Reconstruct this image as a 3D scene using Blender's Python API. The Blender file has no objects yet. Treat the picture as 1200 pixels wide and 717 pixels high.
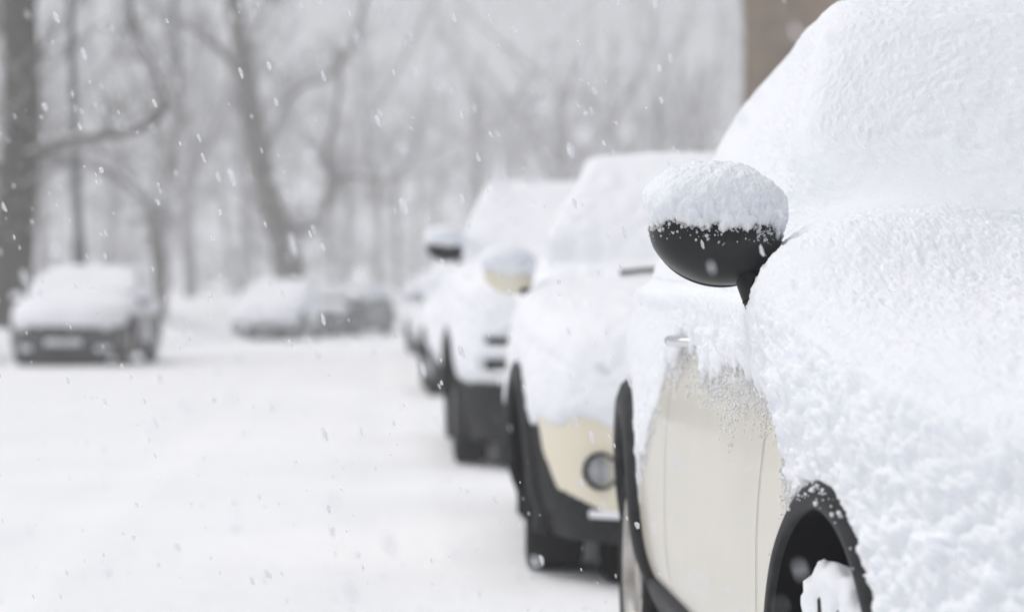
import bpy, math, random
import numpy as np
from mathutils import Vector, Matrix
from mathutils.bvhtree import BVHTree

S = bpy.context.scene
COL = S.collection
random.seed(7)
RNG = np.random.default_rng(11)
F_PX = 2990.0            # focal length in pixels of the 1200 px wide photograph
CAM_Z = 1.02
HOR_Y = 320.0

def at(px, py, d):
    """photo pixel at depth d -> world point"""
    return np.array([(px - 600.0) * d / F_PX, d, CAM_Z + (HOR_Y - py) * d / F_PX])

def zg(y):
    """the street falls away gently from the camera"""
    y = np.asarray(y, float)
    t = np.log1p(np.exp(np.clip((y - 6.0) / 1.0, -30, 30))) * 1.0
    t = np.where(y > 30, y - 6.0, t)
    return -.0118 * np.minimum(t, 90)

# ------------------------------------------------------------------ noise
def _hash(ix, iy, iz, seed):
    h = (ix.astype(np.uint32) * np.uint32(374761393) + iy.astype(np.uint32) * np.uint32(668265263)
         + iz.astype(np.uint32) * np.uint32(2147483647) + np.uint32((seed * 974634777) & 0xffffffff))
    h = (h ^ (h >> np.uint32(13))) * np.uint32(1274126177)
    h = (h ^ (h >> np.uint32(16))) * np.uint32(2246822519)
    return h ^ (h >> np.uint32(15))

_G = RNG.normal(size=(256, 3)); _G /= np.linalg.norm(_G, axis=1)[:, None]
_G = _G.astype(np.float32)

def perlin(p, scale, seed=0):
    """gradient noise about -1..1; scale = feature size in metres"""
    shp = p.shape[:-1]
    q = (p.reshape(-1, 3) / scale).astype(np.float32) + 100.37
    i = np.floor(q).astype(np.int64); f = q - i
    u = f * f * f * (f * (f * 6 - 15) + 10)
    out = np.zeros(len(q), np.float32)
    for dx in (0, 1):
        wx = u[:, 0] if dx else 1 - u[:, 0]
        for dy in (0, 1):
            wy = u[:, 1] if dy else 1 - u[:, 1]
            for dz in (0, 1):
                wz = u[:, 2] if dz else 1 - u[:, 2]
                g = _G[_hash(i[:, 0] + dx, i[:, 1] + dy, i[:, 2] + dz, seed) & np.uint32(255)]
                dot = g[:, 0] * (f[:, 0] - dx) + g[:, 1] * (f[:, 1] - dy) + g[:, 2] * (f[:, 2] - dz)
                out += wx * wy * wz * dot
    return (out * 1.6).reshape(shp)

def sstep(a, b, x):
    t = np.clip((x - a) / (b - a), 0, 1)
    return t * t * (3 - 2 * t)

# ------------------------------------------------------------------ materials
def mat(name, col=(0.5, 0.5, 0.5), rough=0.5, metal=0.0, **kw):
    m = bpy.data.materials.new(name); m.use_nodes = True
    b = m.node_tree.nodes['Principled BSDF']
    b.inputs['Base Color'].default_value = (*col, 1)
    b.inputs['Roughness'].default_value = rough
    b.inputs['Metallic'].default_value = metal
    for k, v in kw.items():
        b.inputs[k.replace('_', ' ')].default_value = v
    return m

def nd(m, t): return m.node_tree.nodes.new(t)
def ln(m, a, b): m.node_tree.links.new(a, b)
def bsdf(m): return m.node_tree.nodes['Principled BSDF']

def add_noise_col(m, c0, c1, scale, lo=0.35, hi=0.65, detail=6):
    tc = nd(m, 'ShaderNodeTexCoord'); n = nd(m, 'ShaderNodeTexNoise'); r = nd(m, 'ShaderNodeValToRGB')
    n.inputs['Scale'].default_value = scale; n.inputs['Detail'].default_value = detail
    r.color_ramp.elements[0].position = lo; r.color_ramp.elements[0].color = (*c0, 1)
    r.color_ramp.elements[1].position = hi; r.color_ramp.elements[1].color = (*c1, 1)
    ln(m, tc.outputs['Object'], n.inputs['Vector']); ln(m, n.outputs['Fac'], r.inputs['Fac'])
    ln(m, r.outputs['Color'], bsdf(m).inputs['Base Color'])
    return tc, n, r

def add_bump(m, scale, strength, dist, detail=4):
    tc = nd(m, 'ShaderNodeTexCoord'); n = nd(m, 'ShaderNodeTexNoise'); b = nd(m, 'ShaderNodeBump')
    n.inputs['Scale'].default_value = scale; n.inputs['Detail'].default_value = detail
    b.inputs['Strength'].default_value = strength; b.inputs['Distance'].default_value = dist
    ln(m, tc.outputs['Object'], n.inputs['Vector']); ln(m, n.outputs['Fac'], b.inputs['Height'])
    ln(m, b.outputs['Normal'], bsdf(m).inputs['Normal'])

M = {}
M['snow'] = mat('fresh_snow', (0.85, 0.873, 0.92), 0.75)
add_bump(M['snow'], 210, 0.55, 0.004, 5)
for _k in ('Specular IOR Level', 'Subsurface Weight', 'Subsurface Scale'):
    bsdf(M['snow']).inputs[_k].default_value = {'Specular IOR Level': .2, 'Subsurface Weight': .7, 'Subsurface Scale': .02}[_k]
bsdf(M['snow']).inputs['Subsurface Radius'].default_value = (.8, .9, 1.0)
M['far_snow'] = mat('settled_snow', (0.87, 0.885, 0.92), 0.8)
M['road_snow'] = mat('road_snow', (0.90, 0.91, 0.935), 0.85)
add_noise_col(M['road_snow'], (0.88, 0.89, 0.91), (0.94, 0.945, 0.96), 0.7, 0.3, 0.7)
add_bump(M['road_snow'], 14, 0.5, 0.02, 6)
M['cream'] = mat('cream_paint', (0.66, 0.61, 0.50), 0.32, Coat_Weight=0.4, Coat_Roughness=0.12)
add_noise_col(M['cream'], (0.595, 0.56, 0.465), (0.635, 0.60, 0.505), 5.0, 0.3, 0.62, 8)
M['cream2'] = mat('warm_cream_paint', (0.78, 0.725, 0.58), 0.35, Coat_Weight=0.4)
M['white_paint'] = mat('white_paint', (0.78, 0.78, 0.78), 0.35, Coat_Weight=0.4)
M['silver'] = mat('silver_paint', (0.40, 0.41, 0.43), 0.35, 0.5, Coat_Weight=0.4)
M['dark_paint'] = mat('dark_grey_paint', (0.013, 0.0135, 0.016), 0.35, Coat_Weight=0.4)
M['blue_paint'] = mat('dark_blue_paint', (0.03, 0.035, 0.05), 0.35, Coat_Weight=0.4)
M['black'] = mat('black_plastic', (0.022, 0.023, 0.025), 0.55)
add_noise_col(M['black'], (0.009, 0.0095, 0.0105), (0.022, 0.023, 0.025), 30, 0.35, 0.7)
add_bump(M['black'], 900, 0.12, 0.001, 2)
M['gloss_black'] = mat('mirror_shell_black', (0.006, 0.0065, 0.0075), 0.33)
add_bump(M['gloss_black'], 1500, 0.06, 0.0006, 2)
M['well'] = mat('wheel_well_black', (0.004, 0.004, 0.0045), 0.95)
bsdf(M['well']).inputs['Specular IOR Level'].default_value = 0.1
M['tyre'] = mat('tyre_rubber', (0.014, 0.014, 0.015), 0.8)
add_bump(M['tyre'], 60, 0.3, 0.004)
for _k, _v in (('black', .2), ('gloss_black', .4), ('tyre', .15)): bsdf(M[_k]).inputs['Specular IOR Level'].default_value = _v
M['alloy'] = mat('alloy_rim', (0.45, 0.43, 0.40), 0.35, 0.8)
add_noise_col(M['alloy'], (0.28, 0.25, 0.21), (0.55, 0.54, 0.52), 14, 0.3, 0.7)
M['chrome'] = mat('chrome', (0.75, 0.76, 0.78), 0.18, 1.0)
M['glass'] = mat('dark_car_glass', (0.012, 0.014, 0.016), 0.08)
M['lens'] = mat('lamp_lens', (0.66, 0.68, 0.70), 0.4, 0.0)
M['plate'] = mat('number_plate', (0.72, 0.73, 0.74), 0.5)
M['gap'] = mat('panel_gap', (0.13, 0.12, 0.10), 0.8)
M['amber'] = mat('amber_lens', (0.55, 0.2, 0.03), 0.25)
M['mirror'] = mat('mirror_glass', (0.8, 0.8, 0.82), 0.03, 1.0)
M['steel'] = mat('lamp_post_paint', (0.10, 0.10, 0.105), 0.6)
add_noise_col(M['steel'], (0.08, 0.08, 0.085), (0.14, 0.14, 0.14), 3)

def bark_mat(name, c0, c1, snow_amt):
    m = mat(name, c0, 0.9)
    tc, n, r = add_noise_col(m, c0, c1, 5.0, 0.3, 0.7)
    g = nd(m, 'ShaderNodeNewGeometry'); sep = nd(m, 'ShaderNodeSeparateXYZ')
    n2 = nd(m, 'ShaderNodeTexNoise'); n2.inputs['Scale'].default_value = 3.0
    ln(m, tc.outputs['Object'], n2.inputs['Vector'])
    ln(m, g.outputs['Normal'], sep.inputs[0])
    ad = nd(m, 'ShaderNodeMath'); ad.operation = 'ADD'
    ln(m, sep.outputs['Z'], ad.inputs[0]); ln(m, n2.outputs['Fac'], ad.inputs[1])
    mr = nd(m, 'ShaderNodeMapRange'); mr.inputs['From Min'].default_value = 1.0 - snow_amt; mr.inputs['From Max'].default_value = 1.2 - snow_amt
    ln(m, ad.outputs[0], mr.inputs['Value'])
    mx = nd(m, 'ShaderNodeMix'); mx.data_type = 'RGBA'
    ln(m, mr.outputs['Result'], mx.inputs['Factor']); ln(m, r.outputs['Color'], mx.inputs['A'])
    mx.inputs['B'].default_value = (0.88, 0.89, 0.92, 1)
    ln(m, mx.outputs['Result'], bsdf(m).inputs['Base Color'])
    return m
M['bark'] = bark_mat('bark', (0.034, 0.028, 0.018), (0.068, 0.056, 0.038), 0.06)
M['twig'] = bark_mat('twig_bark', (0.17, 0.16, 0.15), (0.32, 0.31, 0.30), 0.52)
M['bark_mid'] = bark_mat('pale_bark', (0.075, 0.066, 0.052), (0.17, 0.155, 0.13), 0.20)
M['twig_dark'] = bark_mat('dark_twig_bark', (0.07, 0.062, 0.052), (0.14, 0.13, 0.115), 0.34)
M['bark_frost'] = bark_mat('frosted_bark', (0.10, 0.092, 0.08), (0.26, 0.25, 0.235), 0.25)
M['leaf'] = mat('brown_leaf', (0.14, 0.09, 0.04), 0.8)
add_noise_col(M['leaf'], (0.10, 0.07, 0.035), (0.20, 0.14, 0.06), 4)

def stone_mat():
    m = mat('brown_sandstone', (0.2, 0.165, 0.135), 0.9)
    tc = nd(m, 'ShaderNodeTexCoord'); mp = nd(m, 'ShaderNodeMapping'); bk = nd(m, 'ShaderNodeTexBrick')
    mp.inputs['Rotation'].default_value = (math.radians(90), 0, 0)
    ln(m, tc.outputs['Object'], mp.inputs['Vector']); ln(m, mp.outputs['Vector'], bk.inputs['Vector'])
    bk.inputs['Scale'].default_value = 1.0
    bk.inputs['Brick Width'].default_value = 0.55; bk.inputs['Row Height'].default_value = 0.28
    bk.inputs['Mortar Size'].default_value = 0.012
    bk.inputs['Color1'].default_value = (.52, .42, .32, 1); bk.inputs['Color2'].default_value = (.46, .37, .285, 1)
    bk.inputs['Mortar'].default_value = (0.40, 0.335, 0.27, 1)
    ns = nd(m, 'ShaderNodeTexNoise'); ns.inputs['Scale'].default_value = 1.3; ns.inputs['Detail'].default_value = 6
    ln(m, tc.outputs['Object'], ns.inputs['Vector'])
    mx = nd(m, 'ShaderNodeMix'); mx.data_type = 'RGBA'; mx.blend_type = 'MULTIPLY'
    rp = nd(m, 'ShaderNodeValToRGB'); rp.color_ramp.elements[0].position = .3; rp.color_ramp.elements[1].position = .7
    rp.color_ramp.elements[0].color = (.6, .6, .62, 1); rp.color_ramp.elements[1].color = (1.1, 1.05, 1, 1)
    ln(m, ns.outputs['Fac'], rp.inputs['Fac'])
    mx.inputs['Factor'].default_value = 1
    ln(m, bk.outputs['Color'], mx.inputs['A']); ln(m, rp.outputs['Color'], mx.inputs['B'])
    ln(m, mx.outputs['Result'], bsdf(m).inputs['Base Color'])
    bp = nd(m, 'ShaderNodeBump'); bp.inputs['Strength'].default_value = .5; bp.inputs['Distance'].default_value = .02
    ln(m, bk.outputs['Fac'], bp.inputs['Height']); bp.invert = True
    ln(m, bp.outputs['Normal'], bsdf(m).inputs['Normal'])
    return m
M['stone'] = stone_mat()
M['slate'] = mat('slate', (0.08, 0.08, 0.09), 0.8)
M['stone_trim'] = mat('dark_stone_trim', (0.12, 0.105, 0.09), 0.9)
add_noise_col(M['stone_trim'], (0.09, 0.08, 0.07), (0.16, 0.14, 0.12), 2)

# ------------------------------------------------------------------ mesh helpers
def mesh_np(name, V, Fq, material, parent=None, smooth=True, loc=None):
    """V (n,3) array, Fq (m,k) array of faces (k = 3 or 4) or list of such arrays"""
    me = bpy.data.meshes.new(name)
    groups = Fq if isinstance(Fq, list) else [Fq]
    V = np.asarray(V, np.float32)
    me.vertices.add(len(V)); me.vertices.foreach_set('co', V.ravel())
    loops = np.concatenate([np.asarray(g, np.int32).ravel() for g in groups])
    tot = np.concatenate([np.full(len(g), np.asarray(g).shape[1], np.int32) for g in groups])
    st = np.concatenate([[0], np.cumsum(tot)[:-1]]).astype(np.int32)
    me.loops.add(len(loops)); me.loops.foreach_set('vertex_index', loops)
    me.polygons.add(len(tot)); me.polygons.foreach_set('loop_start', st); me.polygons.foreach_set('loop_total', tot)
    if smooth: me.polygons.foreach_set('use_smooth', np.ones(len(tot), bool))
    me.update(calc_edges=True)
    me.materials.append(material)
    o = bpy.data.objects.new(name, me); COL.objects.link(o)
    if parent is not None: o.parent = parent
    if loc is not None: o.location = loc
    return o

def grid_faces(ny, nv, closed_v=False):
    i = np.arange(ny - 1)[:, None]
    j = np.arange(nv if closed_v else nv - 1)[None, :]
    j2 = (j + 1) % nv
    a = i * nv + j; b = i * nv + j2; c = (i + 1) * nv + j2; d = (i + 1) * nv + j
    return np.stack([a, b, c, d], -1).reshape(-1, 4)

def sub_mesh(name, V, Fq, mask, material, parent):
    f = Fq[mask]
    if len(f) == 0: return None
    used, inv = np.unique(f, return_inverse=True)
    return mesh_np(name, V[used], inv.reshape(f.shape), material, parent)

class MB:
    """collects simple shapes into one mesh"""
    def __init__(s): s.V = []; s.F4 = []; s.n = 0
    def add(s, V, Fq):
        s.V.append(np.asarray(V, float)); s.F4.append(np.asarray(Fq) + s.n); s.n += len(V)
    def box(s, c, h, bev=0.0, rot=None):
        c = np.array(c, float); h = np.array(h, float)
        b = min(bev, *(h * .9))
        if b <= 0:
            v = np.array([[x, y, z] for x in (-1, 1) for y in (-1, 1) for z in (-1, 1)], float) * h
            f = [[0, 1, 3, 2], [4, 6, 7, 5], [0, 4, 5, 1], [2, 3, 7, 6], [0, 2, 6, 4], [1, 5, 7, 3]]
        else:
            v = []; 
            for x in (-1, 1):
                for y in (-1, 1):
                    for z in (-1, 1):
                        for ax in range(3):
                            p = np.array([x, y, z]) * (h - b); p[ax] = (x, y, z)[ax] * h[ax]; v.append(p)
            v = np.array(v)
            idx = lambda x, y, z, ax: ((x * 2 + y) * 2 + z) * 3 + ax
            f = []
            for x in (0, 1):
                q = [idx(x, 0, 0, 0), idx(x, 0, 1, 0), idx(x, 1, 1, 0), idx(x, 1, 0, 0)]; f.append(q if x == 0 else q[::-1])
                q = [idx(0, x, 0, 1), idx(1, x, 0, 1), idx(1, x, 1, 1), idx(0, x, 1, 1)]; f.append(q if x == 0 else q[::-1])
                q = [idx(0, 0, x, 2), idx(0, 1, x, 2), idx(1, 1, x, 2), idx(1, 0, x, 2)]; f.append(q if x == 0 else q[::-1])
            for a in (0, 1):
                for b_ in (0, 1):
                    f.append([idx(0, a, b_, 1), idx(1, a, b_, 1), idx(1, a, b_, 2), idx(0, a, b_, 2)])
                    f.append([idx(a, 0, b_, 0), idx(a, 1, b_, 0), idx(a, 1, b_, 2), idx(a, 0, b_, 2)])
                    f.append([idx(a, b_, 0, 0), idx(a, b_, 1, 0), idx(a, b_, 1, 1), idx(a, b_, 0, 1)])
            for x in (0, 1):
                for y in (0, 1):
                    for z in (0, 1):
                        k = idx(x, y, z, 0); f.append([k, k + 1, k + 2, k + 2])
        if rot is not None: v = v @ np.array(rot).T
        f = [q for q in f]
        s.add(v + c, f)
    def lathe(s, prof, axis, centre, n=48):
        """prof list of (along axis, radius)"""
        prof = np.array(prof, float); a = np.linspace(0, 2 * math.pi, n, endpoint=False)
        k = len(prof)
        al = np.repeat(prof[:, 0][:, None], n, 1); rr = prof[:, 1][:, None]
        c_, s_ = rr * np.cos(a), rr * np.sin(a)
        if axis == 'x': v = np.stack([al, c_, s_], -1)
        elif axis == 'y': v = np.stack([c_, al, s_], -1)
        else: v = np.stack([c_, s_, al], -1)
        s.add(v.reshape(-1, 3) + np.array(centre), grid_faces(k, n, True))
    def tube(s, pts, rad, n=8, flat=1.0):
        pts = np.asarray(pts, float); rad = np.asarray(rad, float) * np.ones(len(pts))
        t = np.gradient(pts, axis=0); t /= np.linalg.norm(t, axis=1)[:, None] + 1e-9
        up = np.array([0., 1., 0.]) if abs(t[0][1]) < .8 else np.array([1., 0, 0])
        n1 = np.cross(t, up); n1 /= np.linalg.norm(n1, axis=1)[:, None] + 1e-9
        n2 = np.cross(t, n1)
        a = np.linspace(0, 2 * math.pi, n, endpoint=False)
        v = pts[:, None, :] + rad[:, None, None] * (np.cos(a)[None, :, None] * n1[:, None, :] + flat * np.sin(a)[None, :, None] * n2[:, None, :])
        s.add(v.reshape(-1, 3), grid_faces(len(pts), n, True))
        for e in (0, len(pts) - 1):   # end caps: a small cone
            c = len(s.V); base = s.n
            ring = v[e]; tip = pts[e] + (t[e] if e else -t[e]) * rad[e] * .3
            s.add(np.vstack([ring, tip]), [[i, (i + 1) % n, n, n] for i in range(n)])
    def build(s, name, material, parent=None, smooth=True, loc=None):
        V = np.concatenate(s.V); Fq = np.concatenate(s.F4)
        tri = Fq[:, 2] == Fq[:, 3]
        g = []
        if (~tri).any(): g.append(Fq[~tri])
        if tri.any(): g.append(Fq[tri][:, :3])
        return mesh_np(name, V, g, material, parent, smooth, loc)

def tag(o, label=None, cat=None, group=None, kind=None):
    if label: o['label'] = label
    if cat: o['category'] = cat
    if group: o['group'] = group
    if kind: o['kind'] = kind
    return o
def empty(name, loc=(0, 0, 0), rz=0.0):
    o = bpy.data.objects.new(name, None); COL.objects.link(o)
    o.location = loc; o.rotation_euler = (0, 0, rz); o.empty_display_size = .3
    return o

# icosphere (unit) for crumbs and flakes
def ico(sub):
    t = (1 + 5 ** .5) / 2
    v = [(-1, t, 0), (1, t, 0), (-1, -t, 0), (1, -t, 0), (0, -1, t), (0, 1, t), (0, -1, -t), (0, 1, -t), (t, 0, -1), (t, 0, 1), (-t, 0, -1), (-t, 0, 1)]
    f = [(0, 11, 5), (0, 5, 1), (0, 1, 7), (0, 7, 10), (0, 10, 11), (1, 5, 9), (5, 11, 4), (11, 10, 2), (10, 7, 6), (7, 1, 8), (3, 9, 4), (3, 4, 2), (3, 2, 6), (3, 6, 8), (3, 8, 9), (4, 9, 5), (2, 4, 11), (6, 2, 10), (8, 6, 7), (9, 8, 1)]
    v = [np.array(p, float) / np.linalg.norm(p) for p in v]
    for _ in range(sub):
        mid = {}; nf = []
        def m(a, b):
            k = (min(a, b), max(a, b))
            if k not in mid:
                p = v[a] + v[b]; v.append(p / np.linalg.norm(p)); mid[k] = len(v) - 1
            return mid[k]
        for a, b, c in f:
            x, y, z = m(a, b), m(b, c), m(c, a); nf += [(a, x, z), (b, y, x), (c, z, y), (x, y, z)]
        f = nf
    return np.array(v), np.array(f)
ICO0, ICO1 = ico(0), ico(1)

def scatter_blobs(pts, rad, base=ICO1, jitter=.25, stretch=None, rng=RNG):
    """many little lumps as one vertex/face pair"""
    bv, bf = base
    n = len(pts)
    k = 1 + jitter * rng.normal(size=(n, len(bv), 1)).clip(-1.5, 1.5)
    v = bv[None] * k * rad[:, None, None]
    if stretch is not None:      # stretch = (direction, factor array)
        d, s = stretch
        dot = (v * d[None, None]).sum(-1, keepdims=True)
        v = v + dot * d[None, None] * (s[:, None, None] - 1)
    v = v + pts[:, None, :]
    f = bf[None] + (np.arange(n) * len(bv))[:, None, None]
    return v.reshape(-1, 3), f.reshape(-1, 3)

# ------------------------------------------------------------------ car
def smooth_curve(pts, y, sig=0.03):
    pts = np.array(pts, float)
    yy = np.linspace(pts[0, 0], pts[-1, 0], 900); zz = np.interp(yy, pts[:, 0], pts[:, 1])
    s = sig / (yy[1] - yy[0]); k = int(3 * s) + 1
    g = np.exp(-.5 * (np.arange(-k, k + 1) / s) ** 2); g /= g.sum()
    zp = np.concatenate([2 * zz[0] - zz[k:0:-1], zz, 2 * zz[-1] - zz[-2:-k - 2:-1]])
    return np.interp(y, yy, np.convolve(zp, g, 'valid'))

def catmull(C, u):
    """C (..., K, d) control points along axis -2, u in 0..K-1"""
    K = C.shape[-2]
    i = np.clip(np.floor(u).astype(int), 0, K - 2); t = (u - i)[:, None]
    g = lambda k: C[..., np.clip(k, 0, K - 1), :]
    p0, p1, p2, p3 = g(i - 1), g(i), g(i + 1), g(i + 2)
    return .5 * ((2 * p1) + (-p0 + p2) * t + (2 * p0 - 5 * p1 + 4 * p2 - p3) * t ** 2 + (-p0 + 3 * p1 - 3 * p2 + p3) * t ** 3)

def car_grid(sp, ny, nl, nr):
    """body skin. returns P (rows, cols, 3), V param per column, row y"""
    L, W = sp['L'], sp['W']
    k = np.linspace(0, 1, ny)
    y = L * (k - .10 * np.sin(2 * math.pi * k) / (2 * math.pi) * 1.0)
    yw = np.clip(y, 0, L)
    w = W * smooth_curve(sp['plan'], yw, .04)
    zc = smooth_curve(sp['zc'], yw, sp.get('soft', .035))
    zb = np.minimum(smooth_curve(sp['zb'], yw, .04), zc - .015)
    z0 = smooth_curve(sp.get('z0', [(0, .2), (L, .24)]), yw, .04)
    zroof = max(p[1] for p in sp['zc'])
    t = np.clip((zc - zb - sp['hood_rise']) / (zroof - zb - sp['hood_rise']), 0, 1)
    s = sstep(0, .22, t)
    rr = smooth_curve(sp['roof_w'], yw, .06)         # roof half width as share of w
    bw = sp.get('belt_w', .90)
    xg = lambda f: w * (bw - (bw - rr) * np.clip(f, 0, 1) ** 1.15)
    C = np.zeros((ny, 11, 2))
    for j, (fx, fz) in enumerate([(.90, 0), (.985, .22), (1.0, .5), (.985, .75), (.955, .93), (.90, 1.0)]):
        C[:, j, 0] = w * fx; C[:, j, 1] = z0 + (zb - z0) * fz
    hx = [.82, .70, .54, .30, 0]; hz = [.38, .62, .82, .95, 1]
    cf = [.35, .70, .95, 1, 1]; cz = [.35, .70, .94, .985, 1]; cx = [1, 1, 1, .72, 0]
    for j in range(5):
        C[:, 6 + j, 0] = (w * hx[j]) * (1 - s) + xg(cf[j] * t) * cx[j] * s
        C[:, 6 + j, 1] = zb + (zc - zb) * (hz[j] * (1 - s) + cz[j] * s)
    vl = np.linspace(0, 10, nl); vr = np.linspace(10, 0, nr)[1:]
    A = catmull(C, vl); B = catmull(C, vr)
    P = np.zeros((ny, nl + nr - 1, 3))
    P[:, :nl, 0] = -A[..., 0]; P[:, nl:, 0] = B[..., 0]
    P[:, :nl, 2] = A[..., 1]; P[:, nl:, 2] = B[..., 1]
    P[..., 1] = y[:, None]
    v = np.concatenate([vl, vr])
    ncap = max(5, ny // 16)
    def cap(row, sgn):
        out = []
        zc_ = .5 * (row[:, 2].min() + row[:, 2].max())
        for s_ in np.linspace(1, 0, ncap + 1)[1:]:
            s_ = max(s_, .01)
            r = row.copy(); r[:, 0] *= s_; r[:, 2] = zc_ + (r[:, 2] - zc_) * s_
            r[:, 1] = row[:, 1] + sgn * sp.get('nose', .05) * (1 - s_ ** 2.5); out.append(r)
        return out
    front = cap(P[0], -1)[::-1]; rear = cap(P[-1], 1)
    P = np.concatenate([np.array(front), P, np.array(rear)])
    return P, v

def grid_normals(P):
    du = np.gradient(P, axis=0); dv = np.gradient(P, axis=1)
    n = np.cross(du, dv)
    n /= np.linalg.norm(n, axis=-1, keepdims=True) + 1e-12
    c = P.mean((0, 1))
    if ((P - c) * n).sum(-1).mean() < 0: n = -n
    return n

def soften(P, sy, sv):
    def conv(A, sig, ax):
        k = int(3 * sig); g = np.exp(-.5 * (np.arange(-k, k + 1) / sig) ** 2); g /= g.sum()
        pad = [(0, 0)] * 3; pad[ax] = (k, k)
        B = np.pad(A, pad, mode='edge'); out = np.zeros_like(A)
        for i, w_ in enumerate(g):
            sl_ = [slice(None)] * 3; sl_[ax] = slice(i, i + A.shape[ax]); out += w_ * B[tuple(sl_)]
        return out
    B = conv(conv(P, sy, 0), sv, 1)
    w_ = sstep(.88, 1.02, P[..., 2])[..., None] * sstep(.9, 1.25, P[..., 1])[..., None]
    return P * (1 - w_) + (B + .022 * grid_normals(B)) * w_

def make_wheel(root, x, y, R, width, hi, side, snow=0.0, rimmat='alloy'):
    """x = outer face position; side -1 or 1 (direction the outer face looks)"""
    n = 72 if hi else 28
    cx = x - side * width / 2
    hub = MB(); hub.lathe([(-.05, .02), (-.05, .16), (.02, .16), (.03, .02)] if side > 0 else [(.05, .02), (.05, .16), (-.02, .16), (-.03, .02)], 'x', (0, 0, 0), n)
    wh = hub.build('wheel', M['well'], root, loc=(cx, y, R))
    h = width / 2
    rim_r = R * .70
    ty = MB(); ty.lathe([(-h * .80, rim_r), (-h * .98, rim_r + .02), (-h, R * .86), (-h * .93, R * .955), (-h * .80, R * .992), (-h * .4, R), (0, R * 1.001), (h * .4, R), (h * .80, R * .992), (h * .93, R * .955), (h, R * .86), (h * .98, rim_r + .02), (h * .80, rim_r)], 'x', (0, 0, 0), n)
    ty.build('tyre', M['tyre'], wh)
    rm = MB()
    rm.lathe([(side * h * .9, rim_r + .006), (side * h * .96, rim_r), (side * h * .9, rim_r - .018), (side * h * .3, rim_r - .03), (-side * h * .8, rim_r - .03)], 'x', (0, 0, 0), n)
    for k in range(9 if hi else 7):
        a = 2 * math.pi * k / (9 if hi else 7)
        rot = np.array([[1, 0, 0], [0, math.cos(a), -math.sin(a)], [0, math.sin(a), math.cos(a)]])
        c = rot @ np.array([side * h * .62, 0, rim_r * .53])
        rm.box(c, (.014, .020, rim_r * .44), .004, rot)
    rm.lathe([(side * h * .5, .065), (side * h * .78, .06), (side * h * .84, .03), (side * h * .85, .001)], 'x', (0, 0, 0), 24)
    rm.build('rim', M[rimmat], wh)
    if snow:
        # snow packed on the tread and the outer wall
        a = np.linspace(0, 2 * math.pi, 160 if hi else 50); u = np.linspace(-1, 1, 40 if hi else 10)
        A, U = np.meshgrid(a, u, indexing='ij')
        prof = np.where(np.abs(U) < .7, R, R - (np.abs(U) - .7) / .3 * .09)
        P = np.stack([U.clip(-.72, .72) / .72 * h * 1.0 * np.ones_like(A), prof * np.cos(A), prof * np.sin(A)], -1)
        nrm = np.stack([np.where(np.abs(U) > .7, np.sign(U), 0), np.cos(A), np.sin(A)], -1); nrm /= np.linalg.norm(nrm, axis=-1, keepdims=True)
        c = snow + .5 * perlin(P, .12, 5) + .5 * perlin(P, .045, 6) + .3 * perlin(P, .02, 9)
        th = .022 * np.sqrt(np.clip(c, 0, 1)) + .006 * perlin(P, .02, 8) * (c > 0) - .004 * (c <= 0)
        Q = P + nrm * th[..., None]
        Fq = grid_faces(*A.shape); keep = (c.ravel()[Fq] > -.02).any(1)
        sub_mesh('packed_snow', Q.reshape(-1, 3), Fq, keep, M['snow'], wh)
    return wh

def ellipsoid_grid(a, b, c, nth, nph, e=2.0):
    th = np.linspace(-math.pi / 2, math.pi / 2, nth); ph = np.linspace(0, 2 * math.pi, nph)
    T, Ph = np.meshgrid(th, ph, indexing='ij')
    f = lambda x, p: np.sign(x) * np.abs(x) ** p
    k = 2 / e
    x = a * f(np.cos(T), k) * f(np.cos(Ph), k); y = b * f(np.cos(T), k) * f(np.sin(Ph), k); z = c * f(np.sin(T), k)
    return np.stack([x, y, z], -1)

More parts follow.
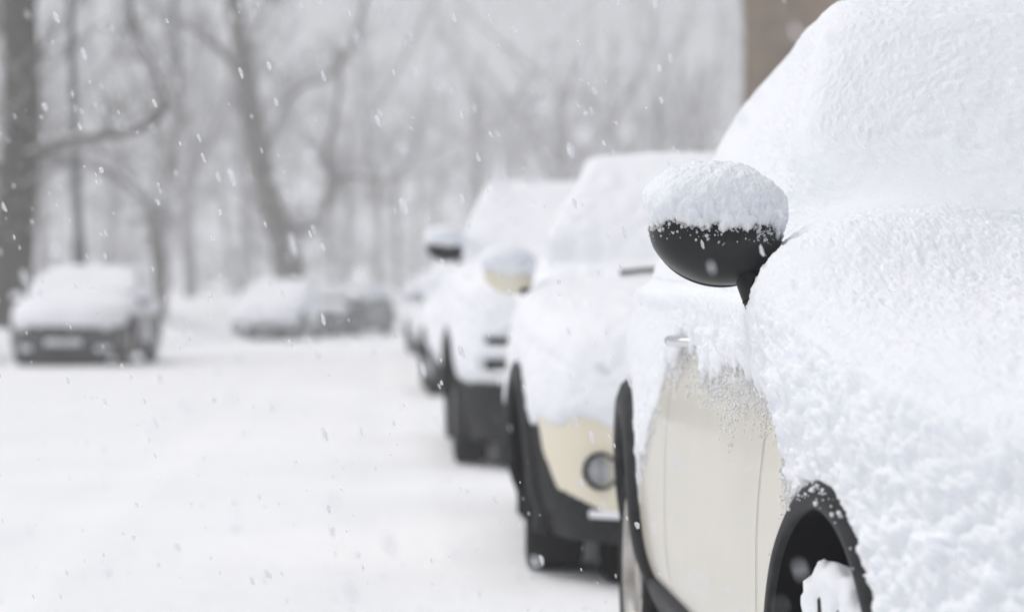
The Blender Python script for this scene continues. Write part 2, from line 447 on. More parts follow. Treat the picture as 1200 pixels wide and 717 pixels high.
def make_mirror(root, sp, centre, side, size, hi, snow_t, target=None):
    """centre in car space; side -1/1; size = (half length, half height, front depth)"""
    a, c, b = size
    nth, nph = (120, 240) if hi else (20, 40)
    P = ellipsoid_grid(a, 1, c, nth, nph, 2.25)
    yy = P[..., 1]
    P[..., 1] = np.where(yy < 0, yy * b, yy * b * .42)
    outer = P[..., 0] * side
    P[..., 0] += side * .012 * (P[..., 2] / c)          # leans outward at the top
    P[..., 2] *= np.where(outer < 0, 1.0, 1 - .16 * np.clip(outer / a, 0, 1) ** 2)
    nrm = grid_normals(P)
    Fq = grid_faces(*P.shape[:2])
    shell = mesh_np('wing_mirror', P.reshape(-1, 3), Fq, M[sp['mirror_mat']], root, loc=centre)
    g = MB(); g.add(ellipsoid_grid(a * .86, .004, c * .80, 12, 32, 2.6).reshape(-1, 3) + np.array([0, b * .42, 0]), grid_faces(12, 32))
    g.build('mirror_glass', M['mirror'], shell)
    if hi:
        lip = MB()
        tt = np.linspace(math.radians(198), math.radians(348), 40)
        pts = np.stack([a * .93 * np.cos(tt), np.full(40, b * .12), c * 1.005 * np.sin(tt)], -1)
        pts[:, 0] += side * .012 * np.sin(tt)
        lip.tube(pts, .0035, 8); lip.build('lower_lip', M['black'], shell)
    # stalk down to the door
    st = MB()
    k = np.linspace(0, 1, 14)
    if target is None: target = np.array([-side * (a + .06), .02, -c - .05])
    p0 = np.array([-side * a * .35, -.020, -c * .10]); p1 = np.array([-side * a * .38, -.026, -c * .80])
    pts = ((1 - k) ** 2)[:, None] * p0 + (2 * k * (1 - k))[:, None] * p1 + (k ** 2)[:, None] * target
    st.tube(pts, np.interp(k, [0, .4, 1], [.030, .019, .0145]), 18 if hi else 8, 1.7)
    st.build('mirror_stalk', M['black'], shell)
    if hi:
        sm = MB(); q = .80
        pq = ((1 - q) ** 2) * p0 + (2 * q * (1 - q)) * p1 + q * q * target
        sm.tube([pq - (target - p1) * .012, pq + (target - p1) * .012], .0172, 18, 1.7); sm.build('stalk_seam', M['well'], shell)
    # snow cap
    if snow_t > 0:
        nth, nph = (420, 760) if hi else (40, 64)
        P = ellipsoid_grid(a, 1, c, nth, nph, 2.2)
        yy = P[..., 1]; P[..., 1] = np.where(yy < 0, yy * b, yy * b * .42)
        outer = P[..., 0] * side
        P[..., 0] += side * .012 * (P[..., 2] / c)
        P[..., 2] *= np.where(outer < 0, 1.0, 1 - .16 * np.clip(outer / a, 0, 1) ** 2)
        nrm = grid_normals(P)
        nz = nrm[..., 2]
        zed = P[..., 2] / c
        edge = .14 - .10 * (P[..., 0] * -side) / a          # snow line, lower towards the door
        c_ = (zed - edge) * 1.5 + .22 * perlin(P, .05, 21) + .30 * perlin(P, .018, 22) + .16 * perlin(P, .007, 23)
        pr = np.sqrt(np.clip(c_ / .45, 0, 1))
        t = snow_t * (.42 + .58 * sstep(.0, .95, nz)) * pr
        d = nrm * .75 + np.array([0, 0, .45]); d /= np.linalg.norm(d, axis=-1, keepdims=True)
        bil = lambda s, sd: np.sqrt(perlin(P, s, sd) ** 2 + .012) * 1.3 - .40
        amp = (c_ > 0) * pr
        t = t + amp * (.007 * bil(.035, 31) + .0045 * bil(.014, 32) + .0022 * bil(.006, 33)) if hi else t + amp * .006 * bil(.04, 31)
        t = np.where(c_ > 0, t, -.003)
        Q = P + d * t[..., None]
        Fq = grid_faces(nth, nph); keep = (c_.ravel()[Fq] > 0).any(1)
        V, F_ = Q.reshape(-1, 3), Fq[keep]
        used, inv = np.unique(F_, return_inverse=True)
        V = V[used]; F_ = inv.reshape(F_.shape)
        grp = [F_]
        if hi:   # loose crumbs along the snow line and a few specks on the shell
            cc = c_.ravel(); idx = np.where((cc > -.55) & (cc < .12) & (P[..., 1].ravel() < b * .2))[0]
            wgt = np.exp(-np.abs(cc[idx]) * 9); wgt /= wgt.sum()
            pick = RNG.choice(idx, 520, p=wgt)
            bp = P.reshape(-1, 3)[pick] + nrm.reshape(-1, 3)[pick] * .001
            bv, bf = scatter_blobs(bp, RNG.lognormal(math.log(.0012), .5, len(pick)).clip(.0005, .0032))
            grp.append(bf + len(V)); V = np.concatenate([V, bv])
        mesh_np('snow_cap', V, grp, M['snow'], shell)
    return shell

def make_car(sp):
    hi = sp.get('hi', 0)
    rz = sp['rz']
    root = empty(sp['name'], (sp['loc'][0], sp['loc'][1], float(zg(sp['loc'][1] + sp['yf'])) + (.0118 * sp['yf'] if not hi else 0)), rz)
    if not hi: root.rotation_euler = (-.0118, 0, rz)
    tag(root, sp['label'], 'car', sp['group'])
    L, W, R = sp['L'], sp['W'], sp['R']
    axles = (sp['yf'], sp['yr'])
    flare_of = lambda ya: sp.get('flare_rear', sp.get('flare', .07)) if ya == sp['yr'] else sp.get('flare', .07)
    # ---- body skin
    P, v = car_grid(sp, *((420, 300, 160) if hi else sp.get('grid', (150, 100, 100))))
    ny, nv = P.shape[:2]
    Vt = P.reshape(-1, 3); Fq = grid_faces(ny, nv)
    fc = Vt[Fq].mean(1)
    fv = np.tile(v[None], (ny, 1)).ravel()[Fq].mean(1)
    hole = np.zeros(len(Fq), bool)
    rin = R + sp.get('rin_add', .045)
    for ya in axles:
        hole |= ((fc[:, 1] - ya) ** 2 + (fc[:, 2] - R) ** 2 < (rin + .014) ** 2) & (np.abs(fc[:, 0]) > .55 * W)
    cow, rf, rb = sp['cowl'], sp['roof_f'], sp['roof_b']
    wind = (fv > 8.0) & (fc[:, 1] > cow + .04) & (fc[:, 1] < rf - .03)
    back = (fv > 8.0) & (fc[:, 1] > rb + .05) & (fc[:, 2] > sp['belt'] + .05)
    side_w = (fv > 5.25) & (fv < 7.7) & (fc[:, 1] > cow + .40 + (fv - 5.2) * .11) & (fc[:, 1] < rb + .15 - (fv - 5.2) * .03)
    pil = sp.get('pillar')
    if pil: side_w &= np.abs(fc[:, 1] - pil) > .035
    front_blk = sp['black_front']; side_blk = sp['black_side']
    blk = np.where(fc[:, 1] < .45, fc[:, 2] < front_blk, np.where(fc[:, 1] > L - .4, fc[:, 2] < .42, fc[:, 2] < side_blk))
    if sp.get('corner_black'):   # black guard that wraps from the arch onto the front corner
        cb = np.abs(fc[:, 0]) - (W * .80) + .0
        zz = sp['corner_black']
        xin = np.interp(fc[:, 2], [.20, .27, .33, .45, .57, .62], [.50, .57, .70, .745, .765, .80]) * W / .85
        blk |= (fc[:, 1] < .55) & (fc[:, 2] < zz) & (np.abs(fc[:, 0]) > xin)
    glassy = wind | back | side_w
    body = sub_mesh('body', Vt, Fq, ~hole & ~glassy & ~blk, M[sp['paint']], root)
    sub_mesh('lower_cladding', Vt, Fq, ~hole & ~glassy & blk, M['black'], root)
    sub_mesh('windscreen', Vt, Fq, wind, M['glass'], root)
    if back.any(): sub_mesh('rear_window', Vt, Fq, back, M['glass'], root)
    for sg in (-1, 1):
        m = side_w & (np.sign(fc[:, 0]) == sg)
        cuts = [(-9, pil), (pil, 9)] if pil else [(-9, 9)]
        for lo, hi_ in cuts:
            mm = m & (fc[:, 1] > lo) & (fc[:, 1] < hi_)
            if mm.any(): sub_mesh('side_window', Vt, Fq, mm, M['glass'], root)
    bvh = BVHTree.FromPolygons([tuple(p) for p in Vt], [tuple(f) for f in Fq[~hole & (np.linalg.norm(np.cross(Vt[Fq[:, 2]] - Vt[Fq[:, 0]], Vt[Fq[:, 3]] - Vt[Fq[:, 1]]), axis=1) > 1e-9)]])
    bvh_full = BVHTree.FromPolygons([tuple(p) for p in Vt], [tuple(f) for f in Fq])
    def side_x(y, z, sg):
        h = bvh_full.ray_cast(Vector((sg * 3, y, z)), Vector((-sg, 0, 0)))
        return h[0].x if h[0] else sg * W
    def front_hit(x, z):
        h = bvh_full.ray_cast(Vector((x, -2, z)), Vector((0, 1, 0)))
        return (np.array(h[0]), np.array(h[1])) if h[0] else (np.array([x, .1, z]), np.array([0, -1, 0]))
    # ---- underbody, arch liners
    ub = MB(); ub.box((0, L / 2, .25), (W * .80, L / 2 - .22, .10), .03)
    ub.box((0, .34, .165), (W * .66, .14, .155), .03)  # black block added as the dark shade under the front bumper
    ub.build('underbody_and_shade', M['well'], root)
    for ya in axles:
        for sg in (-1, 1):
            a = np.linspace(math.radians(-28), math.radians(208), 40)
            xs = np.array([side_x(ya + rin * math.cos(t), max(R + rin * math.sin(t), .27), sg) for t in a])
            ring0 = np.stack([xs - sg * .002, ya + rin * np.cos(a), R + rin * np.sin(a)], -1)
            ring1 = ring0.copy(); ring1[:, 0] = sg * (W - .34)
            ctr = np.stack([np.full(40, sg * (W - .34)), np.full(40, ya), np.full(40, R)], -1)
            V = np.concatenate([ring0, ring1, ctr])
            mesh_np('arch_liner', V, grid_faces(3, 40), M['well'], root)
            # flare
            ro = rin + flare_of(ya)
            prd = sp.get('proud_rear', sp.get('proud', 1)) if ya == axles[1] else sp.get('proud', 1)
            prof = [(ro + .004, -.012), (ro, .004), (ro - .012, .016), ((ro + rin) / 2, .024), (rin + .010, .020), (rin + .003, .014), (rin + .001, -.012)]
            a = np.linspace(math.radians(sp.get('flare_a', -22)), math.radians(202), 90 if hi else 44)
            V = np.zeros((len(a), len(prof), 3))
            for i, t in enumerate(a):
                for j, (r, o) in enumerate(prof):
                    yy, zz = ya + r * math.cos(t), R + r * math.sin(t)
                    yy = min(max(yy, .06), L - .06)
                    V[i, j] = (side_x(yy, max(zz, .25), sg) + sg * o * (prd if o > 0 else 1), yy, zz)
            mesh_np('arch_trim', V.reshape(-1, 3), grid_faces(len(a), len(prof)), M['black'], root)
    # sill
    for sg in (-1, 1):
        yy = np.linspace(axles[0] + rin - .01, axles[1] - rin + .01, 30)
        prof = [(.19, -.06), (.20, .0), (.24, .022), (.30, .024), (.335, .016), (.345, -.006)]
        V = np.array([[(side_x(y, max(z, .25), sg) + sg * o, y, z) for z, o in prof] for y in yy])
        mesh_np('sill_trim', V.reshape(-1, 3), grid_faces(30, len(prof)), M['black'], root)
    for ya, wn in ((axles[0], .0), (axles[1], .0)):
        for sg in (-1, 1):
            xo = abs(side_x(ya, R + rin + .03, sg)) - sp.get('wheel_in', .025)
            make_wheel(root, sg * xo, ya, sp.get('Rw', R), .205, hi, sg, sp['wheel_snow'][0 if ya == axles[0] else 1] if sg < 0 else 0)
    # ---- front details
    for sg in (-1, 1):
        x, z, r = sp['headlight']
        p, n = front_hit(sg * x, z)
        q = Vector(n).to_track_quat('Z', 'Y')
        hl = MB(); hl.lathe([(-.03, r * 1.08), (.006, r * 1.08), (.012, r * 1.02), (.008, r * .96), (.016, r * .7), (.024, r * .3), (.026, .001)], 'z', (0, 0, 0), 40 if hi else 24)
        o = hl.build('headlight', M['lens'], root, loc=p); o.rotation_mode = 'QUATERNION'; o.rotation_quaternion = q
        if sp.get('fog'):
            x, z, r = sp['fog']
            p, n = front_hit(sg * x, z)
            n = n * .6 + np.array([0, -1, 0]) * .4
            q = Vector(n).to_track_quat('Z', 'Y')
            fg = MB(); fg.lathe([(-.03, r * 1.0), (.010, r * 1.0), (.016, r * .93), (.010, r * .84), (-.004, r * .80)], 'z', (0, 0, 0), 40)
            o = fg.build('fog_light', M['black'], root, loc=p); o.rotation_mode = 'QUATERNION'; o.rotation_quaternion = q
            lz = MB(); lz.lathe([(-.004, r * .80), (.004, r * .55), (.008, r * .25), (.009, .001)], 'z', (0, 0, 0), 32)
            lens = lz.build('lens', M['lens'], o)
            gb = MB()
            for k in (-.5, -.17, .17, .5):
                gb.box((0, k * r, .010), (r * .78 * math.sqrt(1 - k * k), r * .045, .004), .001)
            gb.box((0, 0, .011), (r * .05, r * .78, .004), .001)
            gb.build('lamp_guard', M['silver'], o)
    for gx, gz, gw, gh, mname, nm in sp.get('front_bits', []):
        # curved slab that follows the nose
        xs = np.linspace(gx - gw, gx + gw, 22); zs = np.linspace(gz - gh, gz + gh, 7)
        V0 = np.array([[front_hit(x, z)[0] for z in zs] for x in xs]); V0[..., 1] -= .012
        V1 = V0.copy(); V1[..., 1] += .03
        V = np.stack([V0, V1]).reshape(-1, 3); n0 = 22 * 7
        fr = grid_faces(22, 7)
        rim = []
        loop = [i * 7 for i in range(22)] + [21 * 7 + j for j in range(1, 7)] + [i * 7 + 6 for i in range(20, -1, -1)] + [j for j in range(5, 0, -1)]
        for q_, w_ in zip(loop, loop[1:] + loop[:1]): rim.append([q_, w_, w_ + n0, q_ + n0])
        mesh_np(nm, V, np.concatenate([fr, np.array(rim)]), M[mname], root)
    # wipers at the cowl
    for wx in (() if sp.get('no_wiper') else (-.45, .15)):
        hz = [bvh_full.ray_cast(Vector((wx * W + s_ * .55, cow + .05 + .03 * s_, 3)), Vector((0, 0, -1))) for s_ in np.linspace(0, 1, 6)]
        pts = [np.array(h[0]) + np.array([0, -.02, .022]) for h in hz if h[0]]
        if len(pts) > 2:
            wp = MB(); wp.tube(pts, .009, 6); wp.build('wiper', M['black'], root)
    # door lines and handle
    for sg in (-1, 1):
        for yd in sp['door_lines']:
            zz = np.linspace(.36, sp['belt'] - .02, 60)
            dy = np.where(zz < .55, (.55 - zz) ** 2 * sp.get('door_bow', 0.6), 0)
            xs = np.array([side_x(yd, z, sg) for z in zz])
            V = np.stack([np.stack([xs + sg * .0015, yd + dy - .0016, zz], -1), np.stack([xs + sg * .0015, yd + dy + .0016, zz], -1)], 1)
            mesh_np('door_gap', V.reshape(-1, 3), grid_faces(60, 2), M['gap'], root)
        for (yh, zh) in sp['handles']:
            xh = side_x(yh, zh, sg)
            hd = MB(); k = np.linspace(-1, 1, 12)
            pts = np.stack([xh + sg * (.004 + .030 * (1 - k ** 4)), yh + k * .085, np.full(12, zh)], -1)
            hd.tube(pts, .011, 10, 1.3); hd.build('door_handle', M['chrome'], root)
    # ---- mirrors
    for sg in (-1, 1):
        mc = np.array(sp['mirror_c']) * np.array([-sg * -1 if False else 1, 1, 1])
        c0 = np.array([sg * abs(sp['mirror_c'][0]), sp['mirror_c'][1], sp['mirror_c'][2]])
        make_mirror(root, sp, c0, sg, sp['mirror_s'], hi and sg < 0, sp['mirror_snow'], sp.get('stalk_to') if sg < 0 else None)
    if sp.get('extra'): sp['extra'](root, side_x)
    # ---- snow
    P, v = car_grid(sp, *sp['snow_res'])
    if hi:      # snow rounds off pillars and hollows
        P = soften(P, 14, 22)
    N = grid_normals(P)
    ny, nv = P.shape[:2]
    nz = N[..., 2]
    c = sp['cover'](P, N)
    for ya in axles:
        r = np.sqrt((P[..., 1] - ya) ** 2 + (P[..., 2] - R) ** 2)
        flo = rin + flare_of(ya) * sp.get('flare_snow', .75)
        inside = sstep(flo + .006, flo - .010, r) * (np.abs(P[..., 0]) > .5 * W)
        c = c - 1.6 * inside
    nscale = sp.get('edge_noise', 1.0)
    c_ = c - .5 + nscale * (.22 * perlin(P, .14, 1) + .16 * perlin(P, .05, 2) + (.075 * perlin(P, .018, 3) + .03 * perlin(P, .008, 13) if hi else 0))
    pr = np.sqrt(np.clip(c_ / .30, 0, 1))
    T = sp['t_side'] + (sp['t_top'] - sp['t_side']) * sstep(.25, .9, nz)
    for ya in axles:
        T = T * (.30 + .70 * sstep(flo, flo + .11, np.where(np.abs(P[..., 0]) > .5 * W, np.sqrt((P[..., 1] - ya) ** 2 + (P[..., 2] - R) ** 2), 9)))
    if sp.get('t_extra'): T = T + sp['t_extra'](P, N)
    d = N + np.array([0, 0, .35]); d /= np.linalg.norm(d, axis=-1, keepdims=True)
    Q = P + d * T[..., None]
    bil = lambda s, sd: np.sqrt(perlin(Q, s, sd) ** 2 + .012) * 1.4 - .45
    t = T * pr
    lump = sp.get('lump', 1.0)
    if hi:
        fine = sp['fine'](P, N)
        big, fine = fine
        t = t + pr * (.012 * perlin(Q, .30, 41) + big * (.0135 * bil(.085, 42) + .0100 * bil(.036, 43)) + fine * (.0062 * bil(.016, 44) + .0030 * bil(.0075, 45) + .0013 * perlin(Q, .0045, 46)))
    else:
        t = t + pr * lump * (.02 * perlin(Q, .35, 41) + .012 * bil(.10, 42) + .006 * bil(.04, 43))
    t = np.where(c_ > 0, np.maximum(t, .0012), -.004)
    Q = P + d * t[..., None]
    Fq = grid_faces(ny, nv); keep = (c_.ravel()[Fq] > 0).any(1)
    F_ = Fq[keep]; used, inv = np.unique(F_, return_inverse=True)
    V = Q.reshape(-1, 3)[used]; F_ = inv.reshape(F_.shape); grp = [F_]
    if hi:
        for bp_, br_ in sp.get('drifts', []):     # heaped lumps where snow lodged
            E = ellipsoid_grid(*br_, 260, 420, 2.0); nE = grid_normals(E); E = E + np.array(bp_)
            bl = lambda sc_, sd: np.sqrt(perlin(E, sc_, sd) ** 2 + .012) * 1.4 - .45
            E = E + nE * (.010 * perlin(E, .09, 61) + .0075 * bl(.036, 62) + .0055 * bl(.016, 63) + .003 * bl(.0075, 64))[..., None]
            grp.append(grid_faces(260, 420) + len(V)); V = np.concatenate([V, E.reshape(-1, 3)])
        cc = c_.ravel(); PP = P.reshape(-1, 3); NN = N.reshape(-1, 3)
        idx = np.where((cc > -.42) & (cc < .10) & (PP[:, 0] < -.3) & (PP[:, 1] < 3.9))[0]
        wgt = np.exp(-np.abs(cc[idx]) * 6); 
        area = np.linalg.norm(np.cross(np.gradient(P, axis=0), np.gradient(P, axis=1)), axis=-1).ravel()[idx]
        wgt = wgt * area; wgt /= wgt.sum()
        pick = RNG.choice(idx, 22000, p=wgt)
        bp = PP[pick] + NN[pick] * .001 + RNG.normal(size=(len(pick), 3)) * .004 * np.array([0, 1, 1])
        for ya in axles:   # none inside the wheel openings
            ok = (bp[:, 1] - ya) ** 2 + (bp[:, 2] - R) ** 2 > (rin + .02) ** 2
            bp = bp[ok]
        bv, bf = scatter_blobs(bp, RNG.lognormal(math.log(.0008), .55, len(bp)).clip(.0003, .0035), ICO0, .4)
        grp.append(bf + len(V)); V = np.concatenate([V, bv])
        # specks on the black arch trims
        sp_pts = []
        for ya in axles:
            a = RNG.normal(math.radians(85), math.radians(22), 90)
            r = rin + sp['flare'] * RNG.beta(4, 1.1, 90)
            keep_ = RNG.random(90) < np.sin(a) ** 3
            for t_, r_ in zip(a[keep_], r[keep_]):
                yy, zz = ya + r_ * math.cos(t_), R + r_ * math.sin(t_)
                sp_pts.append((side_x(yy, zz, -1) - .012, yy, zz))
        sp_pts = np.array(sp_pts)
        bv, bf = scatter_blobs(sp_pts, RNG.lognormal(math.log(.0013), .5, len(sp_pts)).clip(.0005, .004))
        grp.append(bf + len(V)); V = np.concatenate([V, bv])
    mesh_np('snow_cover', V, grp, M['snow' if hi else 'far_snow'], root)
    return root

ROW = -0.065
RZ = math.atan(0.065)
PLAN = lambda L: [(0, .56), (.05, .67), (.12, .77), (.22, .855), (.36, .92), (.55, .965), (.8, .99), (1.1, 1), (L - 1.1, 1), (L - .7, .985), (L - .4, .95), (L - .2, .88), (L - .07, .78), (L, .66)]
ROWGRP = 'snowed-in cars parked in a row along the kerb'

# ---------- near car
Lc = 4.1
def near_cover(P, N):
    y, z, nz = P[..., 1], P[..., 2], N[..., 2]
    low = np.interp(y, [0, .3, .7, 0.97, 1.06, 1.13, 1.21, 1.5, 1.9, 2.3, 2.55, 2.75, 2.95, 3.1, 3.3, 4.1],
                       [.30, .36, .60, .66, .70, .76, .83, .84, .84, .87, .83, .68, .55, .44, .40, .36])
    return .5 + (z - low) * np.interp(y, [1.2, 1.5, 2.2, 2.6], [7, 5, 5.5, 6.5])
def near_extra(P, N):
    x, y, z = P[..., 0], P[..., 1], P[..., 2]
    e = .020 * sstep(1.30, 1.05, y) * sstep(.9, .6, N[..., 2]) * sstep(.70, .82, z)                          # thick on the front wing
    e = e + .088 * np.exp(-((y - 1.29) / .20) ** 2 - ((z - .99) / .10) ** 2) * sstep(-.15, -.74, x)   # drift round the mirror foot
    cw = y - (1.42 + .02 * np.cos(x * 2.2))
    e = e - .022 * np.exp(-(cw / .016) ** 2) * sstep(.62, .50, np.abs(x)) + .014 * np.exp(-((cw + .05) / .03) ** 2) * sstep(.66, .52, np.abs(x))   # hollow along the screen foot
    e = e + .028 * np.exp(-((y - 1.48) / .10) ** 2 - ((np.abs(x) - .66) / .16) ** 2) * (z > .98)
    e = e - .010 * ((y > 2.0) & (z > 1.0)) - .013 * sstep(2.3, 2.7, y) * (z < 1.0)
    return e
def near_fine(P, N):
    y, z = P[..., 1], P[..., 2]
    f = np.interp(y, [0, .9, 1.2, 1.5, 2.2, 2.7, 4.1], [1.35, 1.25, 1.1, .85, .85, .4, .35])
    f = f * np.where(z > 1.0, .95, 1.0) * (1 - .3 * sstep(.3, .8, N[..., 2]))
    knot = np.exp(-((y - 1.50) / .12) ** 2 - ((np.abs(P[..., 0]) - .62) / .18) ** 2) * (z > 1.0)
    top = (z > 1.0) | (N[..., 2] > .6)
    return f * (1 - .8 * knot) * np.where(top, .42, 1.0), f * (1 - .8 * knot) * np.where(top, 1.1, 1.0)
def near_extra_parts(root, side_x):
    x = side_x(1.12, .835, -1)
    b = MB(); b.box((x - .012, 1.15, .828), (.014, .030, .007), .004, Matrix.Rotation(.5, 3, 'X')); b.build('side_repeater', M['black'], root)

near = dict(name='parked_car', group=ROWGRP, hi=1, rz=RZ, loc=(1.365, 2.85), L=Lc, W=.89, R=.335, rin_add=.012, yf=.84, yr=3.35,
    label='cream car nearest the camera with a round black snow-capped door mirror and black arch trims',
    plan=PLAN(Lc), zc=[(0, .66), (.03, .74), (.08, .82), (.2, .89), (.55, .945), (1.15, .975), (1.40, 1.005), (2.05, 1.49), (2.3, 1.535), (2.8, 1.535), (3.3, 1.49), (3.65, 1.38), (3.95, 1.05), (4.1, .75)],
    zb=[(0, .55), (.1, .72), (.3, .82), (.8, .895), (1.3, .94), (2, .97), (3.2, .985), (3.6, .96), (3.95, .80), (4.1, .62)],
    roof_w=[(0, .64), (2.0, .635), (2.6, .595), (3.2, .51), (3.6, .47), (4.1, .45)], belt_w=.87, hood_rise=.13,
    cowl=1.40, roof_f=2.1, roof_b=3.3, belt=.97, paint='cream', black_front=.34, black_side=.30, flare=.042, flare_rear=.085, flare_snow=1.0, proud=.42, proud_rear=1.0, no_wiper=1,
    headlight=(.60, .72, .10), mirror_mat='gloss_black', mirror_c=(1.0, 1.42, 1.083), mirror_s=(.110, .082, .085), mirror_snow=.043,
    door_lines=(1.30, 2.48), handles=[(2.32, .885)], wheel_snow=(.06, 0), wheel_in=.008, Rw=.300,
    snow_res=(860, 880, 90), t_side=.020, t_top=.048, cover=near_cover, t_extra=near_extra, fine=near_fine, extra=near_extra_parts)
# mirror centre and stalk foot from the photograph's pixels
cr, sr = math.cos(RZ), math.sin(RZ)
def to_local(w, loc):
    dx, dy = w[0] - loc[0], w[1] - loc[1]
    return np.array([cr * dx + sr * dy, -sr * dx + cr * dy, w[2]])
mc = to_local(at(838, 276, 4.27), near['loc']); near['mirror_c'] = tuple(mc)
near['stalk_to'] = to_local(at(888, 368, 4.24), near['loc']) - mc
make_car(near)

# ---------- the other cars
def cover_std(low_front, low_side):
    def f(P, N):
        y, z = P[..., 1], P[..., 2]
        low = np.interp(y, [0, .3, .6, .9, 1.3, 4.5], [low_front, low_front, (low_front + low_side) / 2, low_side, low_side, low_side])
        return .5 + (z - low) * 7
    return f
def place(px_left, d_wheel, W, yf, rz):
    """car origin (front middle) so that its street side at the front wheel sits at the given pixel"""
    xw = (px_left - 600) * d_wheel / F_PX
    c, s = math.cos(rz), math.sin(rz)
    # local (-W, yf) -> world
    return (xw - (-W * c - yf * s), d_wheel - (-W * s + yf * c))
def base_spec(**k):
    d = dict(hi=0, group=ROWGRP, rz=RZ, flare=.07, flare_snow=.5, snow_res=(330, 230, 230), t_side=.03, t_top=.075, mirror_snow=.05,
             wheel_snow=(0, 0), black_side=.30, hood_rise=.13, roof_w=[(0, .70), (2.0, .69), (3.0, .64), (4.6, .52)], door_lines=(1.3, 2.45),
             handles=[(2.3, .84)], mirror_s=(.10, .075, .075))
    d.update(k); return d
L2 = 4.1
mini = base_spec(soft=.06, t_top=.055, t_side=.02, lump=.7, grid=(420, 260, 120), name='parked_car', label='second car of the row, cream with a round fog light showing below its snow', L=L2, W=.89, R=.32, yf=.75, yr=3.35, rz=.0,
    plan=PLAN(L2), zc=[(p, q - .005) for p, q in near['zc']], zb=near['zb'], z0=[(0, .15), (L2, .22)], roof_w=[(0, .62), (2.0, .60), (2.6, .60), (3.2, .56), (3.6, .52), (4.1, .5)], belt_w=.84,
    cowl=1.40, roof_f=2.1, roof_b=3.3, belt=.97, paint='cream2', black_front=.255, black_side=.34, corner_black=.64,
    headlight=(.60, .74, .10), fog=(.590, .395, .064), mirror_mat='cream2', mirror_c=(.90, 1.42, 1.055), mirror_s=(.095, .072, .075), door_lines=(1.3, 2.48),
    front_bits=[(0, .50, .30, .07, 'black', 'grille'), (0, .225, .20, .045, 'plate', 'number_plate'), (-.56, .25, .07, .012, 'far_snow', 'snow_ledge')],
    cover=cover_std(.555, .52), snow_res=(460, 420, 160))
def wiper_tip(root, side_x):
    b_ = MB(); b_.tube([(-.47, 1.40, 1.068), (-.40, 1.40, 1.076), (-.31, 1.41, 1.082)], .008, 8); b_.build('wiper', M['black'], root)
mini['extra'] = wiper_tip; mini['no_wiper'] = 1
mini['loc'] = place(592, 9.13, .91, .75, 0.0); make_car(mini)

L3 = 4.5
suv = base_spec(name='parked_car', label='third car of the row, a taller off-roader with dark bumper and dark door mirror', L=L3, W=.92, R=.36, yf=.85, yr=3.58, rz=.042, belt_w=.87, roof_w=[(0, .66), (2.0, .64), (3.0, .62), (4.6, .52)],
    plan=PLAN(L3), zc=[(0, .80), (.03, .92), (.08, 1.0), (.2, 1.08), (.6, 1.15), (1.15, 1.20), (1.30, 1.22), (2.0, 1.62), (2.3, 1.68), (3.2, 1.69), (4.0, 1.62), (4.3, 1.3), (4.5, .9)],
    zb=[(0, .66), (.1, .86), (.3, .98), (.8, 1.06), (1.3, 1.10), (2, 1.12), (3.8, 1.13), (4.2, 1.02), (4.5, .8)], z0=[(0, .16), (L3, .24)],
    cowl=1.30, roof_f=2.12, roof_b=3.8, belt=1.12, paint='white_paint', black_front=.50, black_side=.38, corner_black=.56, pillar=2.6,
    headlight=(.64, .92, .09), mirror_mat='black', mirror_c=(.92, 1.33, 1.29), mirror_s=(.115, .085, .08),
    front_bits=[(-.60, .73, .12, .030, 'black', 'upper_grille'), (-.60, .60, .11, .028, 'black', 'lower_grille'), (.60, .73, .12, .030, 'black', 'upper_grille'), (.60, .60, .11, .028, 'black', 'lower_grille'), (0, .40, .26, .055, 'plate', 'number_plate')])
def suv_cover(P, N):
    c = cover_std(.52, .56)(P, N)
    y, x, z = P[..., 1], np.abs(P[..., 0]), P[..., 2]
    for gz in (.73, .60):
        c = c - 2.4 * np.exp(-((z - gz) / .030) ** 4 - ((x - .60) / .12) ** 4) * (y < .7)
    return c
suv['cover'] = suv_cover
suv['loc'] = place(519, 15.2, .94, .85, .042); make_car(suv)

far = base_spec(name='parked_car', label='fourth car of the row, mostly hidden behind the taller off-roader', L=L2, W=.87, R=.31, yf=.72, yr=3.2, rz=math.atan(.05),
    plan=mini['plan'], zc=[(p, q * .97) for p, q in near['zc']], zb=[(p, q * .97) for p, q in near['zb']], z0=mini['z0'], cowl=1.40, roof_f=2.05, roof_b=3.3, belt=.94, paint='silver', black_front=.34, black_side=.36,
    headlight=(.57, .70, .10), mirror_mat='silver', mirror_c=(.92, 1.40, 1.02), front_bits=[(0, .44, .40, .07, 'black', 'grille'), (0, .26, .22, .05, 'plate', 'number_plate')],
    cover=cover_std(.46, .50), snow_res=(200, 130, 130))
far['loc'] = place(491, 26.3, .89, .72, far['rz']); make_car(far)
f5 = dict(far); f5.update(label='farthest car of the row, small and pale beyond the other parked cars', paint='white_paint', mirror_mat='white_paint', snow_res=(140, 100, 100), cover=cover_std(.40, .42))
f5['loc'] = place(474, 48.0, .89, .72, far['rz']); make_car(f5)

